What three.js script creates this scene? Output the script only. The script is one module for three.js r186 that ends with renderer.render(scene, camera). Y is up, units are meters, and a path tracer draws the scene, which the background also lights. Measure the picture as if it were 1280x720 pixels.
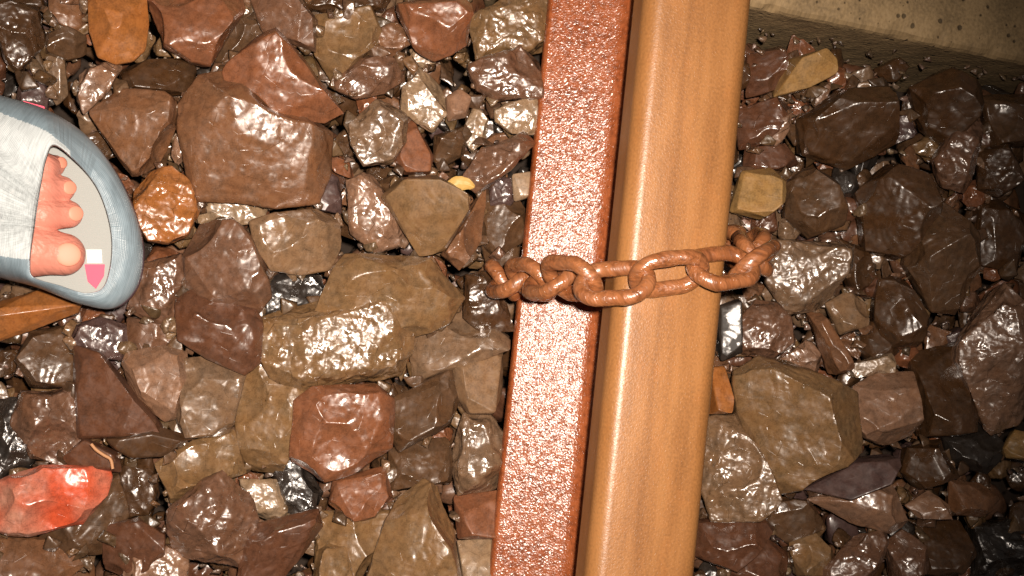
import * as THREE from 'three';
import { ConvexGeometry } from 'three/addons/geometries/ConvexGeometry.js';
import { ImprovedNoise } from 'three/addons/math/ImprovedNoise.js';
import { MarchingCubes } from 'three/addons/objects/MarchingCubes.js';
import { mergeGeometries, mergeVertices } from 'three/addons/utils/BufferGeometryUtils.js';

// ---------------------------------------------------------------- camera, night sky, torch, exposure
// x: across the track, y: up, z: along the rail. Rail foot rests at y = 0.
const scene = new THREE.Scene();
const FPX = 2000, CAM = new THREE.Vector3(-0.3079, 1.1524, 0), TILT = 0.2006, PITCH = 0.0328, ROLL = 0.1034;
const VD = new THREE.Vector3(Math.sin(TILT) * Math.cos(PITCH), -Math.cos(TILT) * Math.cos(PITCH), -Math.sin(PITCH));
const r0 = new THREE.Vector3().crossVectors(VD, new THREE.Vector3(0, 0, -1)).normalize();
const u0 = new THREE.Vector3().crossVectors(r0, VD);
const VR = r0.clone().multiplyScalar(Math.cos(ROLL)).addScaledVector(u0, Math.sin(ROLL));
const VU = u0.clone().multiplyScalar(Math.cos(ROLL)).addScaledVector(r0, -Math.sin(ROLL));
const camera = new THREE.PerspectiveCamera(2 * Math.atan(360 / FPX) * 180 / Math.PI, 16 / 9, 0.02, 200);
camera.position.copy(CAM); camera.up.copy(VU); camera.lookAt(CAM.clone().add(VD));
const renderer = new THREE.WebGLRenderer({ antialias: true });
renderer.setSize(1024, 576);
renderer.toneMapping = THREE.LinearToneMapping;
renderer.toneMappingExposure = 1;
renderer.shadowMap.enabled = true;
// night sky: an even, very dim warm-grey glow
const skyPix = new Float32Array(64 * 32 * 4);
for (let i = 0; i < 64 * 32; i++) skyPix.set([0.030, 0.026, 0.024, 1], i * 4);
const skyTex = new THREE.DataTexture(skyPix, 64, 32, THREE.RGBAFormat, THREE.FloatType);
skyTex.mapping = THREE.EquirectangularReflectionMapping; skyTex.magFilter = THREE.LinearFilter; skyTex.needsUpdate = true;
scene.background = skyTex; scene.environment = skyTex;

// pixel of the 1280x720 photograph -> point on the level y = Y
function at(px, py, Y) {
  const d = VD.clone().addScaledVector(VR, (px - 640) / FPX).addScaledVector(VU, (360 - py) / FPX);
  return CAM.clone().addScaledVector(d, (Y - CAM.y) / d.y);
}
const LAMP = new THREE.Vector3(-0.285, 1.175, -0.035), LAMP_AIM = at(480, 330, 0);
const torchLight = new THREE.SpotLight(0xffefdf, 9.0, 0, 0.46, 1, 2);
torchLight.position.copy(LAMP); torchLight.target.position.copy(LAMP_AIM);
torchLight.castShadow = true; torchLight.shadow.radius = 0.6; torchLight.shadow.mapSize.set(2048, 2048); torchLight.shadow.camera.near = 0.05; torchLight.shadow.camera.far = 6;
scene.add(torchLight, torchLight.target);

// ---------------------------------------------------------------- helpers
let seed = 7;
const rnd = () => { seed = (seed * 1664525 + 1013904223) >>> 0; return seed / 4294967296; };
const rr = (a, b) => a + (b - a) * rnd();
const PN = new ImprovedNoise();
const noise = (x, y, z) => PN.noise(x, y, z);
const fbm = (x, y, z, o = 4) => { let s = 0, a = 1, t = 0; for (let i = 0; i < o; i++) { s += a * PN.noise(x, y, z); t += a; a *= 0.5; x *= 2.03; y *= 2.03; z *= 2.03; } return s / t; };
const taken = new Map();
function numbered(n) { const k = taken.get(n) ?? 0; taken.set(n, k + 1); return k ? n + '_' + String(k).padStart(3, '0') : n; }
function shade(o) { o.traverse((m) => { if (m.isMesh) { m.castShadow = true; m.receiveShadow = true; } }); return o; }
function thing(o, name, label, category, group, kind) {
  o.name = numbered(name); o.userData = { label, category };
  if (group) o.userData.group = group;
  if (kind) o.userData.kind = kind;
  scene.add(shade(o)); return o;
}
function part(parent, name, geo, mat, label) {
  const m = new THREE.Mesh(geo, mat); m.name = name; if (label) m.userData.label = label;
  m.castShadow = m.receiveShadow = true; parent.add(m); return m;
}
const hex = (h) => new THREE.Color(h);

// ---------------------------------------------------------------- textures
function tile(n, f, srgb) {                       // n x n tiling texture from f(u, v) -> [r, g, b] in 0..1
  const d = new Uint8Array(n * n * 4);
  for (let j = 0; j < n; j++) for (let i = 0; i < n; i++) {
    const c = f(i / n, j / n); const k = (j * n + i) * 4;
    for (let q = 0; q < 3; q++) d[k + q] = Math.max(0, Math.min(255, c[q] * 255)); d[k + 3] = 255;
  }
  const t = new THREE.DataTexture(d, n, n); t.wrapS = t.wrapT = THREE.RepeatWrapping; t.magFilter = THREE.LinearFilter; t.minFilter = THREE.LinearMipmapLinearFilter;
  t.generateMipmaps = true; if (srgb) t.colorSpace = THREE.SRGBColorSpace; t.needsUpdate = true; return t;
}
// noise that tiles: gradients on a lattice that wraps after fu x fv cells
const h2 = (x, y, s) => { let h = Math.imul(x, 374761393) ^ Math.imul(y, 668265263) ^ Math.imul(s | 0, 2246822519); h = Math.imul(h ^ (h >>> 13), 1274126177); h ^= h >>> 16; return (h >>> 0) / 4294967296; };
function pn(u, v, fu, fv, s) {
  const x = u * fu, y = v * fv, i = Math.floor(x), j = Math.floor(y), a = x - i, b = y - j, w = (p, q) => { const A = h2(((i + p) % fu + fu) % fu, ((j + q) % fv + fv) % fv, s) * 6.2832; return Math.cos(A) * (a - p) + Math.sin(A) * (b - q); };
  const sa = a * a * (3 - 2 * a), sb = b * b * (3 - 2 * b), t0 = w(0, 0) + (w(1, 0) - w(0, 0)) * sa, t1 = w(0, 1) + (w(1, 1) - w(0, 1)) * sa; return (t0 + (t1 - t0) * sb) * 1.3;
}
function tn2(u, v, fu, fv, s = 0, o = 4) { let r = 0, k = 1, t = 0; for (let i = 0; i < o; i++) { r += k * pn(u, v, fu, fv, s + i * 17); t += k; k *= 0.5; fu *= 2; fv *= 2; } return r / t; }
const tn = (u, v, f, s = 0, o = 4) => tn2(u, v, f, f, s, o);
// crystal grains: every cell of a tiling Voronoi pattern is a tilted little face
function grain(u, v, n, s) {
  const x = u * n, y = v * n, i = Math.floor(x), j = Math.floor(y); let bd = 9, r = 0;
  for (let p = -1; p < 2; p++) for (let q = -1; q < 2; q++) {
    const I = ((i + p) % n + n) % n, K = ((j + q) % n + n) % n, dx = x - i - p - h2(I, K, s), dy = y - j - q - h2(I, K, s + 1), d = dx * dx + dy * dy;
    if (d < bd) { bd = d; r = dx * (h2(I, K, s + 2) - 0.5) + dy * (h2(I, K, s + 3) - 0.5) + 0.25 * (h2(I, K, s + 4) - 0.5); }
  }
  return r;
}
const rep = (t, k) => { const c = t.clone(); c.repeat.set(k, k); c.needsUpdate = true; return c; };
// stone: speckled colour (multiplied onto the stone's own colour) and chipped relief
const stoneMap = tile(512, (u, v) => {
  const a = tn(u, v, 26, 0, 4), b = tn(u, v, 120, 3, 2), c = tn(u, v, 8, 9, 3);
  const k = 0.86 + 0.42 * a + 0.35 * b + 0.16 * c; return [k * (1 + 0.1 * c), k * (0.985 - 0.03 * c), k * (0.97 - 0.18 * c)];
});
const stoneBump = tile(512, (u, v) => { const k = 0.5 + 0.7 * tn(u, v, 7, 21, 3) + 0.04 * grain(u, v, 30, 5) + 0.3 * grain(u, v, 9, 15); return [k, k, k]; });
const wetMap = tile(512, (u, v) => {               // patchy water film: red = film, green = roughness
  const w = Math.max(0, Math.min(1, 0.45 + 2.6 * tn(u, v, 12, 41, 4) + 0.8 * tn(u, v, 50, 43, 2))); return [w, 1 - 0.5 * w, 0];
});
// rust: grains and flakes
const rustBump = tile(1024, (u, v) => { const k = 0.5 + 0.5 * grain(u, v, 48, 51) + 0.25 * tn(u, v, 60, 61, 2) + 0.2 * tn(u, v, 12, 62, 3); return [k, k, k]; });
const rustMap = tile(512, (u, v) => { const a = tn(u, v, 44, 71, 3), b = tn(u, v, 7, 81, 4); const k = 0.84 + 0.6 * a + 0.4 * b; return [k, k * (0.97 + 0.2 * b), k * (0.94 + 0.35 * b)]; });
const headMap = tile(1024, (u, v) => {            // u across the head, v along: long streaks left by wheels, blotches of rust
  const s = tn2(u, v, 14, 1, 91, 4), s2 = tn2(u, v, 40, 2, 93, 3), a = tn2(u, v, 10, 3, 101, 5), g = tn(u, v, 120, 111, 2);
  const y = Math.max(0, tn2(u, v, 16, 10, 121, 4) - 0.12), k = 0.86 + 0.24 * s + 0.14 * s2 + 0.3 * a + 0.24 * g + 0.25 * y, t = s * 0.3 + a * 0.3 - y * 0.6; return [k, k * (0.99 + 0.22 * t), k * (0.97 + 0.45 * t)];
});
const pit = (u, v, n, sd) => {                    // scattered round air holes
  const x = u * n, y = v * n, i = Math.floor(x), j = Math.floor(y); let r = 0;
  for (let p = -1; p < 2; p++) for (let q = -1; q < 2; q++) { const I = ((i + p) % n + n) % n, K = ((j + q) % n + n) % n, d = Math.hypot(x - i - p - h2(I, K, sd), y - j - q - h2(I, K, sd + 1)), R = 0.36 * Math.pow(h2(I, K, sd + 2), 9) + 0.02; r = Math.max(r, Math.min(1, (R - d) * 9)); }
  return r;
};
const concBump = tile(512, (u, v) => { const k = 0.6 + 0.3 * tn(u, v, 40, 121, 4) + 0.15 * grain(u, v, 60, 7) - 0.5 * pit(u, v, 34, 31); return [k, k, k]; });
const concMap = tile(512, (u, v) => { const k = (0.82 + 0.45 * tn(u, v, 9, 141, 5) + 0.35 * tn(u, v, 90, 151, 2)) * (1 - 0.7 * pit(u, v, 34, 31)); return [k, k * 0.985, k * 0.96]; });
const clothMap = tile(512, (u, v) => {            // streaky woven cloth: threads run along u
  const th = 0.5 + 0.5 * Math.sin(v * 2 * Math.PI * 64), w = tn(u * 0.12, v, 40, 161, 3), b = tn(u, v, 6, 171, 4), f = 0.5 + 0.5 * Math.sin(u * 2 * Math.PI * 90);
  const k = 0.86 + 0.34 * w + 0.22 * b + 0.04 * th + 0.03 * f; return [k * 0.97, k, k * 1.01];
});
const clothBump = tile(512, (u, v) => { const k = 0.5 + 0.25 * Math.sin(v * 2 * Math.PI * 64) + 0.2 * Math.sin(u * 2 * Math.PI * 90) + 0.3 * tn(u * 0.15, v, 40, 161, 3); return [k, k, k]; });

// ---------------------------------------------------------------- materials
const phys = (o) => new THREE.MeshPhysicalMaterial(o);
const WET = rep(wetMap, 6);
const STONE = {
  w: phys({ vertexColors: true, map: rep(stoneMap, 9), bumpMap: rep(stoneBump, 12), bumpScale: 0.0013, roughness: 0.42, roughnessMap: WET, ior: 1.75, clearcoat: 0.4, clearcoatMap: WET, clearcoatRoughness: 0.17 }),
  g: phys({ vertexColors: true, map: rep(stoneMap, 9), bumpMap: rep(stoneBump, 12), bumpScale: 0.0036, roughness: 0.42, roughnessMap: WET, ior: 2.0, clearcoat: 0.4, clearcoatMap: WET, clearcoatRoughness: 0.16 }),
  s: phys({ vertexColors: true, map: rep(stoneMap, 7), bumpMap: rep(stoneBump, 8), bumpScale: 0.0008, roughness: 0.6, roughnessMap: WET, ior: 1.5, clearcoat: 0.5, clearcoatMap: WET, clearcoatRoughness: 0.2 }),
};
const M = {
  foot: phys({ color: hex(0x98532f), map: rep(rustMap, 6), bumpMap: rep(rustBump, 12), bumpScale: 0.00052, roughness: 0.24, ior: 1.5 }),
  web: phys({ color: hex(0xa05a30), map: rep(rustMap, 10), bumpMap: rep(rustBump, 8), bumpScale: 0.0005, roughness: 0.55 }),
  head: phys({ color: hex(0xa06e40), map: headMap, bumpMap: rep(rustBump, 3), bumpScale: 0.00016, roughness: 0.36, ior: 1.5 }),
  chain: phys({ color: hex(0x9e643e), map: rep(rustMap, 8), bumpMap: rep(rustBump, 10), bumpScale: 0.0007, roughness: 0.42, roughnessMap: rep(wetMap, 9), ior: 1.8, clearcoat: 0.5, clearcoatRoughness: 0.2 }),
  concrete: phys({ color: hex(0xa88e68), map: rep(concMap, 5), bumpMap: rep(concBump, 5), bumpScale: 0.0018, roughness: 0.75 }),
  pad: phys({ color: hex(0x1b1a1a), roughness: 0.8 }),
  earth: phys({ color: hex(0x33261c), map: rep(concMap, 400), roughness: 0.9 }),
  band: phys({ color: hex(0x8a9aa4), map: clothMap, bumpMap: clothBump, bumpScale: 0.00018, roughness: 0.36, side: THREE.DoubleSide }),
  cloth: phys({ color: hex(0xd2d8da), map: clothMap, bumpMap: clothBump, bumpScale: 0.0003, roughness: 0.62, sheen: 0.2, sheenRoughness: 0.6 }),
  insole: phys({ color: hex(0xa2a5a2), roughness: 0.8, bumpMap: rep(clothBump, 12), bumpScale: 0.0003 }),
  outsole: phys({ color: hex(0x5c4550), roughness: 0.6 }),
  skin: phys({ color: hex(0xd08674), roughness: 0.48, bumpMap: rep(stoneBump, 34), bumpScale: 0.0009, sheen: 0.15, sheenRoughness: 0.5 }),
  nail: phys({ color: hex(0xdc9078), roughness: 0.55 }),
  white: phys({ color: hex(0xe6e2dc), roughness: 0.7 }), pink: phys({ color: hex(0xe2506e), roughness: 0.65 }),
  leafYellow: phys({ color: hex(0xbd9a58), roughness: 0.5, side: THREE.DoubleSide }), leafGreen: phys({ color: hex(0x8a8436), roughness: 0.5, side: THREE.DoubleSide }),
  twig: phys({ color: hex(0xb08058), roughness: 0.6 }),
  torch: phys({ color: hex(0x202022), roughness: 0.5 }),
};

// ---------------------------------------------------------------- ground
{
  const g = new THREE.PlaneGeometry(160, 160); g.rotateX(-Math.PI / 2);
  const m = new THREE.Mesh(g, M.earth); m.position.y = -0.2; m.receiveShadow = true; m.name = 'ground'; m.userData = { kind: 'structure' }; scene.add(m);
}

// ---------------------------------------------------------------- rail
{
  const rail = new THREE.Group();
  // half profile from foot edge to the top of the head (x across, y up), as three runs
  const arc = (cx, cy, r, a0, a1, n) => Array.from({ length: n + 1 }, (_, i) => { const a = (a0 + (a1 - a0) * i / n) * Math.PI / 180; return [cx + r * Math.cos(a), cy + r * Math.sin(a)]; });
  const foot = [[0.067, 0], [0.0695, 0.002], [0.07, 0.005], [0.0698, 0.0095], [0.0685, 0.0112], ...Array.from({ length: 9 }, (_, i) => [0.067 - 0.0046 * (i + 0), 0.0116 + 0.00115 * i]), ...arc(0.0265, 0.0405, 0.018, 256, 190, 8)];
  const web = [foot[foot.length - 1], [0.0082, 0.05], [0.008, 0.07], [0.0082, 0.095], ...arc(0.0185, 0.1065, 0.0100, 180, 100, 5), [0.0335, 0.1215]];
  const head = [[0.0335, 0.1215], ...arc(0.0340, 0.1240, 0.0022, 270, 355, 4), [0.0364, 0.136], [0.0366, 0.1435], ...arc(0.0244, 0.14596, 0.0122, 0, 85, 14), ...Array.from({ length: 7 }, (_, i) => { const x = 0.023 - 0.0033 * i; return [x, 0.1592 - (x * x) / 0.6]; }), [0, 0.1592]];
  function sweep(run, uscale) {
    const prof = [...run.map(([x, y]) => [-x, y])], full = run === head ? [...prof, ...run.slice(0, -1).reverse()] : null;
    const make = (p) => {
      const nz = 320, L0 = -3, L1 = 3, pos = [], uv = [], idx = []; let s = 0; const ss = p.map((q, i) => (i ? (s += Math.hypot(q[0] - p[i - 1][0], q[1] - p[i - 1][1])) : 0));
      for (let k = 0; k <= nz; k++) { const z = L0 + (L1 - L0) * k / nz; p.forEach((q, i) => { pos.push(q[0], q[1], z); uv.push(ss[i] * uscale, z * uscale); }); }
      const n = p.length;
      for (let k = 0; k < nz; k++) for (let i = 0; i < n - 1; i++) { const a = k * n + i, b = a + 1, c = a + n, d = c + 1; idx.push(a, c, b, b, c, d); }
      const g = new THREE.BufferGeometry(); g.setAttribute('position', new THREE.Float32BufferAttribute(pos, 3)); g.setAttribute('uv', new THREE.Float32BufferAttribute(uv, 2)); g.setIndex(idx); g.computeVertexNormals(); return g;
    };
    if (full) return make(full);
    return mergeGeometries([make(prof), make(run.slice().reverse())]);
  }
  const bottom = new THREE.PlaneGeometry(0.134, 6); bottom.rotateX(Math.PI / 2);
  part(rail, 'rail_foot', mergeGeometries([sweep(foot, 1), bottom]), M.foot, 'reddish grainy rusted foot flange of the rail');
  part(rail, 'rail_web', sweep(web, 1), M.web);
  part(rail, 'rail_head', sweep(head, 5), M.head, 'smooth orange brown rail head');
  thing(rail, 'rail', 'rusty orange brown steel railway rail with a chain wrapped over it', 'rail');
}

// ---------------------------------------------------------------- concrete sleeper under the rail
{
  const A = at(940, 8, -0.007), B = at(1280, 78, -0.007), dir = B.clone().sub(A).normalize(), ang = Math.atan2(-dir.z, dir.x);
  const W = 0.27, L = 2.5, s = new THREE.Shape();
  // cross-section: x is across the sleeper (0 = near edge), y up
  s.moveTo(0.004, -0.001); for (let i = 1; i < 14; i++) s.lineTo(0.004 + i * 0.004, Math.min(0.001, -0.001 + i * 0.0006)); s.lineTo(W - 0.012, 0.001); s.lineTo(W - 0.007, 0); s.lineTo(W, -0.008); s.lineTo(W + 0.002, -0.19); s.lineTo(-0.001, -0.19); for (let i = 10; i > 0; i--) s.lineTo(-0.00005 * i, -0.008 - 0.009 * i); s.lineTo(0, -0.008); s.lineTo(0.0012, -0.004);
  let g = new THREE.ExtrudeGeometry(s, { depth: L, steps: 900, bevelEnabled: false });
  // worn, chipped arris
  g = g.toNonIndexed ? (g.index ? g.toNonIndexed() : g) : g;
  const p = g.attributes.position;
  for (let i = 0; i < p.count; i++) {
    const x = p.getX(i), y = p.getY(i), z = p.getZ(i);
    if (x < 0.058) { const e = Math.max(0, 1 - Math.hypot(x - 0.002, y + 0.002) / 0.014), n = Math.max(0, fbm(z * 38, x * 38, y * 38, 4)); p.setXYZ(i, x + e * n * 0.008 + 0.0012 * fbm(z * 90, y * 90, 3, 3), y - e * n * 0.008 + 0.0008 * fbm(z * 120, x * 120, 9, 3), z); }
  }
  const uv = []; for (let i = 0; i < p.count; i++) uv.push(p.getZ(i), p.getX(i) - p.getY(i));
  g.setAttribute('uv', new THREE.Float32BufferAttribute(uv, 2)); g = mergeVertices(g, 1e-4); g.computeVertexNormals();
  // local: extrude axis z -> along dir; section x -> away from the viewer
  const side = new THREE.Vector3(dir.z, 0, -dir.x), m4 = new THREE.Matrix4().makeBasis(side, new THREE.Vector3(0, 1, 0), dir);
  const m = new THREE.Mesh(g, M.concrete); const o = A.clone().addScaledVector(dir, -1.05);
  m.applyMatrix4(m4); m.position.copy(o); m.position.y = -0.0075;
  thing(m, 'concrete_sleeper', 'pitted tan concrete sleeper running under the rail', 'sleeper');
  const pg = new THREE.BoxGeometry(0.15, 0.006, 0.18), pm = new THREE.Mesh(pg, M.pad);
  const t = -A.x / dir.x; pm.position.copy(A).addScaledVector(dir, t).addScaledVector(side, W / 2); pm.position.y = -0.0032; pm.position.x = 0;
  thing(pm, 'rail_pad', 'thin black rubber pad between rail foot and sleeper', 'rail pad');
}

// ---------------------------------------------------------------- stones
function refine(pts, L, smooth, amp, sd, cuts = 6, lam = 0.25, scars = 3) {       // hull of points -> finely split, softened, chipped stone surface
  const hull = new ConvexGeometry(pts), hp = hull.attributes.position;
  const key = new Map(), V = []; let T = [];
  const id = (x, y, z) => { const k = Math.round(x * 1e6) + '_' + Math.round(y * 1e6) + '_' + Math.round(z * 1e6); if (!key.has(k)) { key.set(k, V.length); V.push([x, y, z]); } return key.get(k); };
  for (let i = 0; i < hp.count; i += 3) { const t = [0, 1, 2].map((q) => id(hp.getX(i + q), hp.getY(i + q), hp.getZ(i + q))); if (t[0] !== t[1] && t[1] !== t[2] && t[0] !== t[2]) T.push(t); }
  for (let pass = 0; pass < 7; pass++) {
    const mid = new Map(); let any = false;
    const m = (a, b) => {
      const A = V[a], B = V[b]; if (Math.hypot(A[0] - B[0], A[1] - B[1], A[2] - B[2]) <= L) return -1;
      const k = a < b ? a * 1e5 + b : b * 1e5 + a; if (!mid.has(k)) { mid.set(k, V.length); V.push([(A[0] + B[0]) / 2, (A[1] + B[1]) / 2, (A[2] + B[2]) / 2]); } any = true; return mid.get(k);
    };
    const N = [];
    for (const [a, b, c] of T) {
      const x = m(a, b), y = m(b, c), z = m(c, a), n = (x >= 0) + (y >= 0) + (z >= 0);
      if (n === 0) N.push([a, b, c]);
      else if (n === 3) N.push([a, x, z], [x, b, y], [z, y, c], [x, y, z]);
      else if (n === 1) { if (x >= 0) N.push([a, x, c], [x, b, c]); else if (y >= 0) N.push([a, b, y], [a, y, c]); else N.push([a, b, z], [z, b, c]); }
      else if (x < 0) N.push([a, b, y], [a, y, z], [z, y, c]); else if (y < 0) N.push([a, x, z], [x, b, z], [z, b, c]); else N.push([a, x, c], [x, b, y], [x, y, c]);
    }
    T = N; if (!any) break;
  }
  const nb = V.map(() => new Set()); for (const [a, b, c] of T) { nb[a].add(b).add(c); nb[b].add(a).add(c); nb[c].add(a).add(b); }
  for (let s = 0; s < smooth; s++) {
    const O = V.map((v) => v.slice());
    for (let i = 0; i < V.length; i++) { let x = 0, y = 0, z = 0; for (const j of nb[i]) { x += O[j][0]; y += O[j][1]; z += O[j][2]; } const n = nb[i].size; V[i] = [O[i][0] * (1 - lam) + lam * x / n, O[i][1] * (1 - lam) + lam * y / n, O[i][2] * (1 - lam) + lam * z / n]; }
  }
  // fracture faces: shallow random cuts
  for (let c = 0; c < cuts; c++) {
    const a = rnd() * 6.283, e = rr(0.45, 1.4), n = [Math.cos(a) * Math.cos(e), Math.sin(e), Math.sin(a) * Math.cos(e)]; let mx = 0;
    for (const v of V) mx = Math.max(mx, v[0] * n[0] + v[1] * n[1] + v[2] * n[2]);
    const off = mx * (1 - rr(0.04, 0.28));
    for (const v of V) { const q = v[0] * n[0] + v[1] * n[1] + v[2] * n[2] - off; if (q > 0) { v[0] -= n[0] * q; v[1] -= n[1] * q; v[2] -= n[2] * q; } }
  }
  // hollow shell-shaped scars where flakes broke off
  for (let c = 0; c < scars; c++) {
    const a = rnd() * 6.283, e = rr(0.1, 1.2), n = [Math.cos(a) * Math.cos(e), Math.sin(e), Math.sin(a) * Math.cos(e)]; let mx = 0, R = 0;
    for (const v of V) { const q = v[0] * n[0] + v[1] * n[1] + v[2] * n[2]; if (q > mx) mx = q; R = Math.max(R, Math.hypot(...v)); }
    const t = rr(-0.35, 0.35) * R, o = [-n[2], 0, n[0]], r = R * rr(0.5, 1.1), D = mx + r * rr(0.74, 0.92), C = [n[0] * D + o[0] * t, n[1] * D, n[2] * D + o[2] * t];
    for (const v of V) { const x = v[0] - C[0], y = v[1] - C[1], z = v[2] - C[2], q = Math.hypot(x, y, z); if (q < r) { const k = r / q; v[0] = C[0] + x * k; v[1] = C[1] + y * k; v[2] = C[2] + z * k; } }
  }
  const g = new THREE.BufferGeometry(), P = new Float32Array(V.length * 3); V.forEach((v, i) => P.set(v, i * 3));
  g.setAttribute('position', new THREE.BufferAttribute(P, 3)); g.setIndex(T.flat()); g.computeVertexNormals();
  const Nn = g.attributes.normal;
  for (let i = 0; i < V.length; i++) {
    const [x, y, z] = V[i];
    const a = fbm(x * 42 + sd, y * 42 + sd * 1.3, z * 42, 3), r = Math.abs(noise(x * 75 + sd, y * 75, z * 75 + sd)), f = noise(x * 190 + sd, y * 190, z * 190);
    // conchoidal steps: terraces in a slow noise
    const st = fbm(x * 26 - sd, y * 26, z * 26 + sd, 2) * 5, ter = Math.floor(st) + Math.min(1, (st - Math.floor(st)) * 3);
    const d = amp * (0.8 * a + 0.7 * r + 0.35 * f + 0.7 * ter);
    P[i * 3] += Nn.getX(i) * d; P[i * 3 + 1] += Nn.getY(i) * d; P[i * 3 + 2] += Nn.getZ(i) * d;
  }
  g.computeVertexNormals();
  return g;
}
const PAL = {                                    // wet rock colours
  b: 0x77533a, r: 0x7e5036, o: 0x7c5f40, g: 0x775e48, m: 0x6c4d3a, d: 0x4c3420, k: 0x322b26, t: 0x9c6232, T: 0xa07c4c, y: 0x80644a, p: 0x937a60, c: 0xcc5636, q: 0x5f3e2c, n: 0x58402c, v: 0x54403c, P: 0x876650,
};
function paint(g, h, sd, ox = 0, oz = 0) {       // mottled mineral colour; uv in metres, laid on from the side each face looks to
  const P = g.attributes.position, N = g.attributes.normal, I = g.index, c = hex(h), c2 = c.clone();
  if (h === PAL.c) c2.set(0xc08a74);              // the coral stone is worn to paler patches; every other stone is one colour, grained by its texture
  const key = new Map(), pos = [], nor = [], col = [], uv = [], idx = [];
  for (let t = 0; t < I.count; t += 3) {
    const v = [0, 1, 2].map((q) => I.getX(t + q)), A = [0, 0, 0];
    for (const q of v) { A[0] += N.getX(q); A[1] += N.getY(q); A[2] += N.getZ(q); }
    const ax = Math.abs(A[1]) > 0.75 * Math.max(Math.abs(A[0]), Math.abs(A[2])) ? 1 : Math.abs(A[0]) > Math.abs(A[2]) ? 0 : 2;
    for (const q of v) {
      const k = q * 3 + ax;
      if (!key.has(k)) {
        key.set(k, pos.length / 3); const x = P.getX(q), y = P.getY(q), z = P.getZ(q), m = Math.max(0, Math.min(1, 0.35 + 1.5 * fbm(x * 30 + sd * 3, y * 30, z * 30 + sd, 3)));
        pos.push(x, y, z); nor.push(N.getX(q), N.getY(q), N.getZ(q)); col.push(c.r + (c2.r - c.r) * m, c.g + (c2.g - c.g) * m, c.b + (c2.b - c.b) * m);
        uv.push((ax === 0 ? z : x) + ox, (ax === 1 ? z : y) + oz + ax * 0.3);
      }
      idx.push(key.get(k));
    }
  }
  const o = new THREE.BufferGeometry(); for (const [n, a, w] of [['position', pos, 3], ['normal', nor, 3], ['color', col, 3], ['uv', uv, 2]]) o.setAttribute(n, new THREE.Float32BufferAttribute(a, w));
  o.setIndex(idx); return o;
}
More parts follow.
